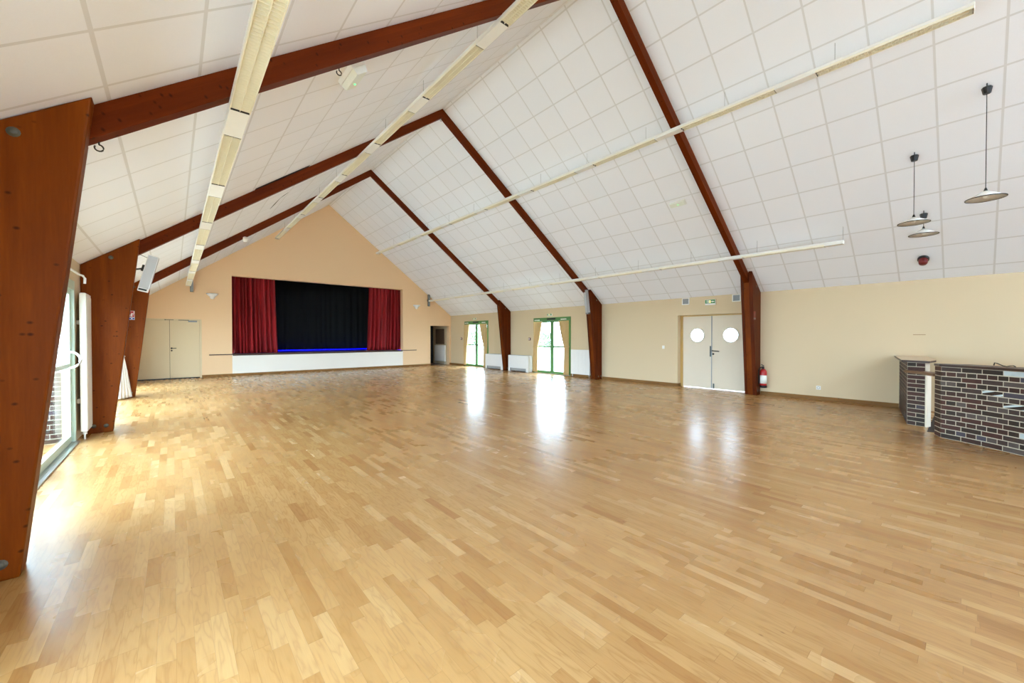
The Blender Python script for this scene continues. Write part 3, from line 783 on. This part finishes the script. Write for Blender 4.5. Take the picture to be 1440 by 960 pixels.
def sticker(xc, y, zc, w, h, label, faded=False):
    root = thing('safety_sticker', (xc, y, zc - h / 2), label, 'sign', 'fire extinguisher signs')
    MB().box(xc - w / 2, xc + w / 2, y - .004, y - .0005, zc - h / 2, zc + h / 2).build('plate', M['faded' if faded else 'sign_white'], root)
    MB().box(xc - w * .46, xc + w * .46, y - .0055, y - .0041, zc - h * .2, zc + h * .47).build('red_field', M['faded_red' if faded else 'red'], root)
    MB().box(xc - w * .46, xc + w * .46, y - .0055, y - .0041, zc - h * .47, zc - h * .26).build('blue_field', M['grey_metal' if faded else 'blue'], root)
    mb = MB()
    for a, b, c, d in ((-.1, .1, -.12, .2), (-.04, .04, .2, .28), (.1, .26, .16, .22), (.24, .3, -.02, .2), (-.36, -.22, -.1, .1), (.32, .42, .2, .42)): mb.box(xc + a * w, xc + b * w, y - .0065, y - .0056, zc + c * h, zc + d * h)
    mb.box(xc - .1 * w, xc + .12 * w, y - .0065, y - .0056, zc - .42 * h, zc - .32 * h)
    mb.build('pictogram', M['board_brown' if faded else 'sign_white'], root)
sticker(-.742, 13.02, 1.945, .10, .21, 'small red and blue sticker on the third left wooden column')
sticker(10.56, 3.38, 1.93, .13, .20, 'faded red sticker on wooden column above the fire extinguisher', True)

# ------------------------------------------------------------------ speakers on the columns
def tilt_speaker(top, bot, y, w, d, face, bracket_from, label, mat):
    """slim line speaker leaning out from a column; top/bot are (x,z) of its centre line; width w along y"""
    root = thing('column_speaker', (bot[0], y, bot[1]), label, 'speaker', 'leaning column speakers')
    ax = Vector((top[0] - bot[0], 0, top[1] - bot[1])); L = ax.length; ax /= L
    n = Vector((ax.z, 0, -ax.x)) * face                       # facing the hall
    def P(a, b, c): return Vector((bot[0], y, bot[1])) + ax * a + n * b + Vector((0, 1, 0)) * c
    def bx(a0, a1, b0, b1, c0, c1): return MB().hexa([P(a0, b0, c0), P(a0, b1, c0), P(a0, b1, c1), P(a0, b0, c1), P(a1, b0, c0), P(a1, b1, c0), P(a1, b1, c1), P(a1, b0, c1)])
    bx(0, L, -d / 2, d / 2, -w / 2, w / 2).build('cabinet', mat, root, bevel=.006)
    bx(.05, L - .012, d / 2 + .0005, d / 2 + .006, -w / 2 + .008, w / 2 - .008).build('grille', M['speaker_grille'], root)
    bx(.05, L - .012, -d / 2 + .008, d / 2 - .008, -w / 2 - .006, -w / 2 - .0005).build('grille', M['speaker_grille'], root)
    bx(.012, .04, -d / 2 + .012, d / 2 - .02, -w / 2 - .004, -w / 2 - .0005).build('name_strip', M['steel_dark'], root)
    b0 = Vector(bracket_from); b1 = P(L * .62, -d / 2, 0)
    mb = MB().tube([b0, b0 * .35 + b1 * .65, b1], .013); mb.tube([b1 - ax * .05 - n * .012, b1 + ax * .05 - n * .012], .02)
    mb.build('bracket', M['steel_dark'], root)
    mb = MB().tube([P(L - .05, -d / 2, 0), P(L - .03, -d / 2 - .1, 0), P(L - .09, -d / 2 - .16, 0), P(L + .08, -d / 2 - .165, 0)], .004, 6); mb.build('cable', M['black'], root)
    return root
tilt_speaker((-.225, 2.725), (-.362, 2.15), 8.60, .10, .13, 1, (-.455, 8.60, 2.49), 'silver column speaker leaning from the second left wooden column', M['white_metal'])
tilt_speaker((10.27, 2.965), (10.40, 2.18), 8.25, .10, .13, -1, (10.49, 8.25, 2.62), 'grey column speaker leaning from the right wooden column by the nearer glass door', M['grey_metal'])

# ------------------------------------------------------------------ ceiling fittings
def pendant(x, y, ztip, zrim, label):
    zc = roof_z(x)
    root = thing('pendant_lamp', (x, y, zrim), label, 'pendant lamp', 'conical pendant lamps over the bar')
    MB().tube([(x, y, zc + .0), (x, y, zc - .06)], .006, 8).lathe([(0, zc - .05), (.045, zc - .05), (.05, zc - .06), (.036, zc - .135), (0, zc - .135)], (x, y, 0), 8, smooth=False).build('canopy', M['black'], root)
    MB().tube([(x, y, zc - .13), (x, y, ztip + .02)], .004, 8).build('cord', M['black'], root)
    MB().lathe([(0, ztip + .035), (.008, ztip + .035), (.02, ztip - .005), (0, ztip - .005)], (x, y, 0), 16).build('cord_cap', M['black'], root)
    r = .18
    MB().lathe([(.012, ztip - .003), (r, zrim)], (x, y, 0), 48).build('shade', M['white'], root, solid=.003)
    MB().lathe([(r - .003, zrim - .004), (r + .004, zrim - .004), (r + .004, zrim + .005), (r - .003, zrim + .005), (r - .003, zrim - .004)], (x, y, 0), 48).build('rim', M['black'], root)
    MB().lathe([(0, zrim + .0), (.02, zrim + .006), (.026, zrim + .03), (.016, zrim + .06), (.014, ztip - .02), (0, ztip - .02)], (x, y, 0), 14).build('bulb', M['white'], root)
pendant(8.058, -.109, 3.325, 3.222, 'white cone pendant lamp on the longest cord, farthest right')
pendant(8.67, .59, 3.265, 3.17, 'white cone pendant lamp on a mid length cord, left of the three')
pendant(9.616, .537, 3.245, 3.14, 'white cone pendant lamp on the shortest cord, nearest the red beacon')

def slope_frame(x, side):
    a = AR if side > 0 else -AL
    return Matrix.Rotation(a, 3, 'Y')            # local x down/up the slope, local z normal
def on_slope(x, y, side, mb_fn):
    z = roof_z(x)
    return z
x, y = 10.51, .585; z = roof_z(x); Rm = slope_frame(x, 1)
root = thing('alarm_beacon', (x, y, z), 'red alarm beacon with black base on ceiling below the pendant lamps', 'alarm')
MB().lathe([(0, -.001), (.07, -.001), (.078, -.015), (.078, -.05), (.07, -.058), (0, -.058)], (x, y, z), 24, fn=Rm).build('base', M['black'], root)
MB().lathe([(.064, -.0585), (.060, -.12), (.052, -.145), (0, -.15)], (x, y, z), 24, fn=Rm).build('lens', M['dark_red'], root)

def emergency(x, y, side, label, L=.36, W=.13, H=.07):
    z = roof_z(x); Rm = slope_frame(x, side)
    root = thing('emergency_light', (x, y, z), label, 'emergency light', 'emergency lights on the ceiling')
    def P(a, b, c): return Vector((x, y, z)) + Rm @ Vector((a, b, c))
    def bx(a0, a1, b0, b1, c0, c1, tp=0): return MB().hexa([P(a0 + tp, b0 + tp, c0), P(a1 - tp, b0 + tp, c0), P(a1 - tp, b1 - tp, c0), P(a0 + tp, b1 - tp, c0), P(a0, b0, c1), P(a1, b0, c1), P(a1, b1, c1), P(a0, b1, c1)])
    bx(-W / 2, W / 2, -L / 2, L / 2, -H * .45, -.001).build('base', M['white'], root, bevel=.005)
    bx(-W / 2 + .005, W / 2 - .005, -L / 2 + .005, L / 2 - .005, -H, -H * .45 - .001, .012).build('diffuser', M['sign_white'], root, bevel=.004)
    MB().lathe([(0, -.008), (.008, -.006), (.011, 0), (0, 0)], P(0, -.02 if side > 0 else .06, -H - .0005), 12).build('indicator', M['led'], root)
emergency(8.50, 4.25, 1, 'white emergency light with green spot on right ceiling slope')
emergency(1.50, 4.48, -1, 'white emergency light with green spot below the nearest left rafter', .40, .17, .12)
x, y = 8.62, 12.46; z = roof_z(x); Rm = slope_frame(x, 1)
o = MB().lathe([(0, -.06), (.06, -.055), (.09, -.03), (.095, -.001), (0, -.001)], (x, y, z), 20, fn=Rm).build('ceiling_detector', M['white']); tag(o, 'small white detector on the right ceiling slope near the stage', 'detector')
x, y = 1.53, 13.06
root = thing('ceiling_speaker', (x, y, roof_z(x) - .3), 'small white round spotlight on the farthest left rafter', 'spotlight')
MB().lathe([(0, 0), (.05, .0), (.06, .02), (.06, .10), (.045, .12), (0, .12)], (x, y, roof_z(x) - .32), 18, fn=Matrix.Rotation(math.radians(35), 3, 'X')).build('housing', M['white'], root)
MB().tube([(x, y + .0, roof_z(x) - .23), (x, y + .1, roof_z(x) - .18)], .012).build('bracket', M['white'], root)

def hook(x, y, label):
    z = roof_z(x) - .215
    pts = [(x, y, z + .0), (x, y, z - .02)] + [(x + .022 * math.sin(t), y, z - .042 + .022 * math.cos(t)) for t in [k * math.pi / 6 for k in range(0, 11)]]
    tag(MB().tube(pts, .005, 6).build('screw_hook', M['steel_dark']), label, 'hook', 'hooks under the rafters')
hook(1.187, 3.84, 'small screw hook under the nearest left rafter beside the emergency light')
hook(-.372, 3.88, 'small screw hook under the nearest left rafter at the big column')
hook(CX - .02, 8.49, 'small screw hook at the peak of the second pair of rafters')
# lifted edges of loose tiles
def slit(x0, y0, x1, y1, w, name):
    vs = []
    for (x, y, ww) in ((x0, y0, .004), (.5 * (x0 + x1), .5 * (y0 + y1), w), (x1, y1, .004)):
        vs += [(x - ww, y, roof_z(x - ww) - .0015), (x + ww, y, roof_z(x + ww) - .0015)]
    o = MB().add(vs, [(0, 1, 3, 2), (2, 3, 5, 4)]).build(name, M['dark_gap'], base=False); struct(o, 'dark gap beside a loose ceiling tile')
slit(1.87, 11.5, 1.93, 10.6, .02, 'trim_1'); slit(1.93, 10.6, 2.05, 10.3, .025, 'trim_2')
vs = []
for x in (1.15, 1.6, 2.05):
    z = roof_z(x) - .0015; vs += [(x, 8.43 - .03 * (1 if x != 1.15 else .3), z), (x, 8.56, z)]
struct(MB().add(vs, [(0, 1, 3, 2), (2, 3, 5, 4)]).build('trim_3', M['dark_gap'], base=False), 'dark gap along the second left rafter')

# ------------------------------------------------------------------ left wall
root = glazed_door('door_6', LD[0], LD[1], LD[3], XL, 1, M['pale_green'], 'pale green glass door on the left wall between the first two columns')
mb = MB().tube([(XL + .004, 7.56, 1.235)] + [(XL + .004 + .10 * math.sin(t), 7.56, 1.13 + .105 * math.cos(t)) for t in [math.pi * k / 10 for k in range(1, 10)]] + [(XL + .004, 7.56, 1.025)], .014)
h = mb.build('handle', M['white'], root); h['label'] = 'white curved pull handle'
MB().box(XL + .002, XL + .05, LD[0], LD[1], .0006, .018).build('threshold', M['chrome'], root)
for i, q in enumerate(LO):
    root = thing('window_%d' % (i + 1), (XL, .5 * (q[0] + q[1]), 0), ['glazed bay of the left wall behind the camera', 'glazed bay of the left wall beside the camera', 'glazed bay of the left wall between second and third columns', 'glazed bay of the left wall beyond the third column'][i], 'window'); root['kind'] = 'structure'
    a, b = XL - .09, XL - .02
    mb = MB().box(a, b, q[0], q[0] + .06, 0, q[3]).box(a, b, q[1] - .06, q[1], 0, q[3]).box(a, b, q[0] + .06, q[1] - .06, q[3] - .07, q[3]).box(a, b, q[0] + .06, q[1] - .06, .0005, .06)
    for k in (1, 2):
        yy = q[0] + (q[1] - q[0]) * k / 3; mb.box(a, b, yy - .03, yy + .03, .06, q[3] - .07)
    fr = mb.build('frame', M['pale_green'], root)
    MB().box(XL - .058, XL - .050, q[0] + .05, q[1] - .05, .05, q[3] - .06).build('pane', M['glass'], fr)
# tall narrow radiator
root = thing('tall_radiator', (-.94, 8.21, .11), 'tall narrow white radiator standing upright against the second left column', 'radiator')
mb = MB().box(-.977, -.912, 8.0, 8.42, .115, 2.03)
for k in range(5): yy = 8.02 + k * .08; mb.box(-.912, -.906, yy, yy + .06, .15, 1.99)
mb.build('panel', M['cream_metal'], root, bevel=.008)
MB().box(-.965, -.925, 8.03, 8.39, 2.0305, 2.04).build('top_cap', M['white_metal'], root)
MB().tube([(-.945, 8.06, .115), (-.945, 8.06, .07)], .024, 12).tube([(-.945, 8.06, .07), (-.945, 8.06, 0)], .011, 8).build('valve', M['white'], root)
for zz in (.5, 1.6): MB().box(XL + .001, -.977, 8.1, 8.3, zz, zz + .06).build('wall_bracket', M['white_metal'], root)
# curtain rail above the door
o = MB().tube([(-.93, 4.3, 2.24), (-.93, 7.6, 2.245), (-.905, 7.72, 2.24), (-.89, 7.75, 2.21), (-.893, 7.75, 2.14)], .013, 8)
o.tube([(XL, 7.3, 2.30), (-.93, 7.3, 2.245)], .01).tube([(XL, 4.6, 2.30), (-.93, 4.6, 2.245)], .01)
tag(o.build('curtain_rail', M['white']), 'white curtain rail with bent end above the left glass door', 'curtain rail')
# white curtain by the third column
root = thing('curtain', (-.90, 12.75, .02), 'white tied curtain hanging between second and third left columns', 'curtain', 'white curtains on the left wall')
rnd = random.Random(5)
def white_fn(u, v):
    z = .03 + 2.1 * v; zt = .98; f = abs(z - zt) / (zt if z < zt else 1.15); f = f ** .85
    p0, p1 = Vector((-.93, 12.66)), Vector((-.865, 12.76))
    q0, q1 = (Vector((-.965, 12.40)), Vector((-.735, 12.83))) if z < zt else (Vector((-.955, 12.3)), Vector((-.90, 12.85)))
    a = p0.lerp(q0, f); b = p1.lerp(q1, f); d = (b - a).normalized(); n = Vector((-d.y, d.x))
    p = a.lerp(b, u) + n * (.004 + .022 * f) * math.sin(u * 2 * math.pi * 4.5)
    return (max(p.x, -.985), p.y, z)
MB().sheet(white_fn, 60, 30).build('cloth', M['curtain_white'], root, solid=.004)
MB().tube([(XL, 12.72, 1.04), (-.93, 12.64, 1.0), (-.86, 12.72, .98), (-.85, 12.78, .98), (-.89, 12.78, 1.0), (XL, 12.74, 1.05)], .012, 6).build('tie_back', M['curtain_white'], root)

# ------------------------------------------------------------------ brick bar
def bricks(name, path, z0, rows, rowh, parent, special=None, depth=.1, inward=1, seed=2, quarter=False, par=0):
    """brickwork: every row follows the path of brick-long facets; alternate rows are split into half bricks"""
    rnd = random.Random(seed); mb = MB(); mj = .011
    n = len(path) - 1
    ins = []
    for i in range(n + 1):
        a = Vector(path[max(i - 1, 0)]); b = Vector(path[min(i + 1, n)]); d = (b - a).normalized()
        ins.append(Vector(path[i]) + inward * Vector((-d.y, d.x)) * depth)
    H = rows * rowh
    for i in range(n):                                       # mortar core, 4 mm behind the brick faces
        a, b = Vector(path[i]), Vector(path[i + 1]); d = (b - a).normalized(); nn = inward * Vector((-d.y, d.x))
        p, q = a + nn * .004, b + nn * .004
        mb.hexa([(p.x, p.y, z0), (q.x, q.y, z0), (ins[i + 1].x, ins[i + 1].y, z0), (ins[i].x, ins[i].y, z0), (p.x, p.y, z0 + H), (q.x, q.y, z0 + H), (ins[i + 1].x, ins[i + 1].y, z0 + H), (ins[i].x, ins[i].y, z0 + H)], 0)
        L = (b - a).length
        for r in range(rows):
            if quarter and (rows - 1 - r) % 2: continue
            zb = z0 + r * rowh + mj / 2; zt = z0 + (r + 1) * rowh - mj / 2
            k = max(1, round(L / .225)); 
            cuts = [L * j / k for j in range(k + 1)] if (rows - 1 - r + par) % 2 == 0 else [L * j / (2 * k) for j in range(2 * k + 1)]
            for s, e in zip(cuts, cuts[1:]):
                m0 = mj / 2; 
                A = a + d * (s + m0); B = a + d * (e - m0)
                mi = 1 + rnd.choices(range(6), (5, 5, 3, 3, 1.2, .8))[0]
                if special and (i, rows - 1 - r) in special: mi = special[(i, rows - 1 - r)]
                A2, B2 = A + nn * .03, B + nn * .03
                mb.hexa([(A.x, A.y, zb), (B.x, B.y, zb), (B2.x, B2.y, zb), (A2.x, A2.y, zb), (A.x, A.y, zt), (B.x, B.y, zt), (B2.x, B2.y, zt), (A2.x, A2.y, zt)], mi)
    if quarter:                                              # header rows straddle the stretcher joints
        acc = [0]
        for i in range(n): acc.append(acc[-1] + (Vector(path[i + 1]) - Vector(path[i])).length)
        def at(s):
            for i in range(n):
                if s <= acc[i + 1] + 1e-9: return Vector(path[i]).lerp(Vector(path[i + 1]), (s - acc[i]) / (acc[i + 1] - acc[i])), i
            return Vector(path[-1]), n - 1
        marks = [0] + [acc[i] + (acc[i + 1] - acc[i]) * f for i in range(n) for f in (.25, .75)] + [acc[-1]]
        for r in range(rows):
            if (rows - 1 - r) % 2 == 0: continue
            zb = z0 + r * rowh + mj / 2; zt = z0 + (r + 1) * rowh - mj / 2
            for j, (s, e) in enumerate(zip(marks, marks[1:])):
                mi = 1 + rnd.choices(range(6), (5, 5, 3, 3, 1.6, .5))[0]
                if special and (j, rows - 1 - r) in special and (j, rows - 1 - r)[1] % 2: mi = special[(j, rows - 1 - r)]
                pts = [s + mj / 2] + [v for v in acc if s + mj < v < e - mj] + [e - mj / 2]
                for s2, e2 in zip(pts, pts[1:]):
                    A, ia = at(s2 + 1e-6); B, ib = at(e2 - 1e-6); d = (B - A).normalized(); nn = inward * Vector((-d.y, d.x))
                    A2, B2 = A + nn * .03, B + nn * .03
                    mb.hexa([(A.x, A.y, zb), (B.x, B.y, zb), (B2.x, B2.y, zb), (A2.x, A2.y, zb), (A.x, A.y, zt), (B.x, B.y, zt), (B2.x, B2.y, zt), (A2.x, A2.y, zt)], mi)
    return mb.build(name, [M['mortar']] + BR, parent)
ROWH = .0672
# end pillar by the wall
root = thing('brick_pillar', (9.1, .6, 0), 'dark brick end pillar of the bar by the wall, with wooden cap', 'bar pillar')
d1 = Vector((9.044, .672)); d2 = Vector((8.952, .463))
pl = [Vector((10.965, .925)), d1, d2]
path = [tuple(pl[0] + (d1 - pl[0]) * k / 8.6) for k in (0, 1, 2, 3, 4, 5, 6, 7, 8)] + [tuple(d1), tuple(d2)]
bricks('brickwork', [tuple(p) for p in path], 0, 15, ROWH, root, None, .11, 1, 4, False, 1)
# wooden cap (dark edge, pale laminate top)
cap = [(10.97, 1.0), (8.98, .735), (8.83, .41), (9.25, .36), (10.97, .55)]
MB().prism(cap, lambda p, q, t: (p, q, t), 1.014, 1.042).build('cap', M['pine_lip'], root, bevel=.003)
MB().prism([(p + (.0 if p > 10 else .012), q) for p, q in cap], lambda p, q, t: (p, q, t), 1.0425, 1.046).build('cap_top', M['bar_top'], root)
q0 = d2; dd = (d2 - d1).normalized()
e0 = d2 + dd * .003; e1 = e0 + dd * .02; nn = Vector((.914, -.40)) 
MB().hexa([(e0.x, e0.y, 0), (e1.x, e1.y, 0), (e1.x + .09, e1.y - .04, 0), (e0.x + .09, e0.y - .04, 0), (e0.x, e0.y, .83), (e1.x, e1.y, .83), (e1.x + .09, e1.y - .04, .83), (e0.x + .09, e0.y - .04, .83)]).build('edge_trim', M['louvre'], root)
# hatch board between pillar and counter
a0, a1 = Vector((9.0, .665)), Vector((8.40, .35)); 
hb = [(9.02, .71), (8.405, .358), (8.445, .245), (8.93, .43)]
tag(MB().prism(hb, lambda p, q, t: (p, q, t), .842, .882).build('hatch_board', M['plank_wood'], bevel=.004), 'brown wooden board bridging the gap between bar pillar and brick counter', 'board')
# counter
path = [(8.393, .340), (8.193, .271)]
p = Vector(path[-1])
for ang in (31, 37, 41, 43, 45, 47, 49, 51):
    t = math.radians(ang); p = p + Vector((-math.sin(t), -math.cos(t))) * .222; path.append(tuple(p))
root = thing('bar_counter', (8.2, -.1, 0), 'curved dark brick bar counter with pale mortar at right edge', 'bar counter')
bricks('brickwork', path, 0, 15, .0666, root, {(4, 0): 7, (4, 4): 6, (3, 4): 8, (4, 6): 8, (7, 7): 5, (7, 9): 5, (8, 5): 5, (9, 5): 3, (10, 11): 7}, .11, 1, 6, True)
inn = []
out = []
for i in range(len(path)):
    a = Vector(path[max(i - 1, 0)]); b = Vector(path[min(i + 1, len(path) - 1)]); d = (b - a).normalized(); nv = Vector((-d.y, d.x))
    P0 = Vector(path[i])
    if i == 0: nv = Vector((.25, -.97)); 
    out.append(P0 - nv * .022 if i else P0 + Vector((.03, .01))); inn.append(P0 + nv * .36 if i > 1 else Vector((8.42 + .05 * i, .10 - .1 * i)))
mb = MB()
for i in range(len(path) - 1):
    a, b, c, d = out[i], out[i + 1], inn[i + 1], inn[i]
    mb.hexa([(a.x, a.y, 1.0005), (b.x, b.y, 1.0005), (c.x, c.y, 1.0005), (d.x, d.y, 1.0005), (a.x, a.y, 1.032), (b.x, b.y, 1.032), (c.x, c.y, 1.032), (d.x, d.y, 1.032)])
mb.build('countertop', M['pine_lip'], root)
struct(MB().box(8.55, 10.96, -2.5, .42, -.05, .004).build('floor_bar', M['bar_tile'], base=False), 'dark tiled floor behind the bar')
cz = 1.036
o = MB().tube([(8.24, -.20, cz + .006), (8.215, -.205, cz + .04), (8.15, -.225, cz + .035), (8.08, -.27, cz + .01), (8.05, -.30, cz + .004), (8.01, -.32, cz + .014), (7.975, -.35, cz + .02), (7.955, -.365, cz + .006)], .006, 6)
tag(o.build('loose_cable', M['black']), 'loop of thin black cable lying on the brick bar counter', 'cable')

# ------------------------------------------------------------------ outside
struct(MB().box(-60, XL - .3, -40, 60, -.25, -.06).box(XR + .3, 70, -40, 60, -.25, -.06).box(XL - .3, XR + .3, -40, YF, -.25, -.06).build('ground', M['paving'], base=False), 'pale paving outside the hall')
root = thing('garden_wall', (-1.5, 8.1, 0), 'low brick pier outside, seen through the left glass door', 'wall'); root['kind'] = 'structure'
bricks('brickwork', [(-2.04 + .225 * k, 7.96) for k in range(5)], -.06, 16, .0632, root, None, .3, 1, 12)
def shrub(x, y, h, r, seed, label):
    rnd = random.Random(seed)
    root = thing('shrub', (x, y, -.06), label, 'shrub', 'shrubs outside the glass doors')
    mb = MB()
    for k in range(700):
        t = rnd.uniform(0, 2 * math.pi); ph = math.acos(rnd.uniform(-.9, 1)); rr = rnd.uniform(.55, 1)
        c = Vector((x + r * rr * math.sin(ph) * math.cos(t), y + r * rr * math.sin(ph) * math.sin(t), h * .55 + h * .45 * rr * math.cos(ph)))
        a = Vector((rnd.uniform(-1, 1), rnd.uniform(-1, 1), rnd.uniform(-1, 1))).normalized(); b = a.cross(Vector((rnd.random(), rnd.random(), rnd.random() + .1))).normalized()
        s = rnd.uniform(.08, .16)
        mb.add([c - a * s, c + b * s * .5, c + a * s, c - b * s * .5], [(0, 1, 2, 3)])
    mb.build('foliage', M['foliage'], root, fixn=False)
    MB().tube([(x, y, -.06), (x + .05, y, h * .6)], [.07, .04]).build('stem', M['bark'], root)
shrub(31.0, 30.6, 2.0, 1.0, 1, 'green shrub outside seen through the nearer green glass door')
shrub(28.0, 40.0, 2.4, .9, 2, 'green shrub outside seen through left leaf of the farther glass door')
shrub(30.0, 39.5, 2.2, .8, 3, 'green shrub outside seen through right leaf of the farther glass door')

# ------------------------------------------------------------------ light
w = bpy.data.worlds.new('world'); scn.world = w; w.use_nodes = True
nt = w.node_tree; bg = nt.nodes['Background']
bg.inputs[0].default_value = (.67, .855, 1.12, 1); bg.inputs[1].default_value = 22.8
def portal(name, loc, rot, sx, sy):
    l = bpy.data.lights.new(name, 'AREA'); l.shape = 'RECTANGLE'; l.size = sx; l.size_y = sy
    l.cycles.is_portal = True
    o = bpy.data.objects.new(name, l); COL.objects.link(o); o.location = loc; o.rotation_euler = rot; return o
H = math.pi / 2
for i, q in enumerate([LD] + LO): portal('daylight_portal', (XL - .13, .5 * (q[0] + q[1]), .5 * q[3]), (0, -H, 0), q[3], q[1] - q[0])
for q in (DA, DB, ENT): portal('daylight_portal', (XR + .32, .5 * (q[0] + q[1]), .5 * (q[2] + q[3])), (0, H, 0), q[3] - q[2], q[1] - q[0])
portal('daylight_portal', (.5 * (FX0 + FX1), YF - .26, FZ / 2), (H, 0, 0), FX1 - FX0, FZ)

scn.view_settings.view_transform = 'Standard'; scn.view_settings.look = 'None'
scn.view_settings.gamma = 1; scn.view_settings.use_curve_mapping = False
scn.view_settings.exposure = 0
scn.cycles.max_bounces = 10; scn.cycles.diffuse_bounces = 8; scn.cycles.glossy_bounces = 4; scn.cycles.transparent_max_bounces = 12
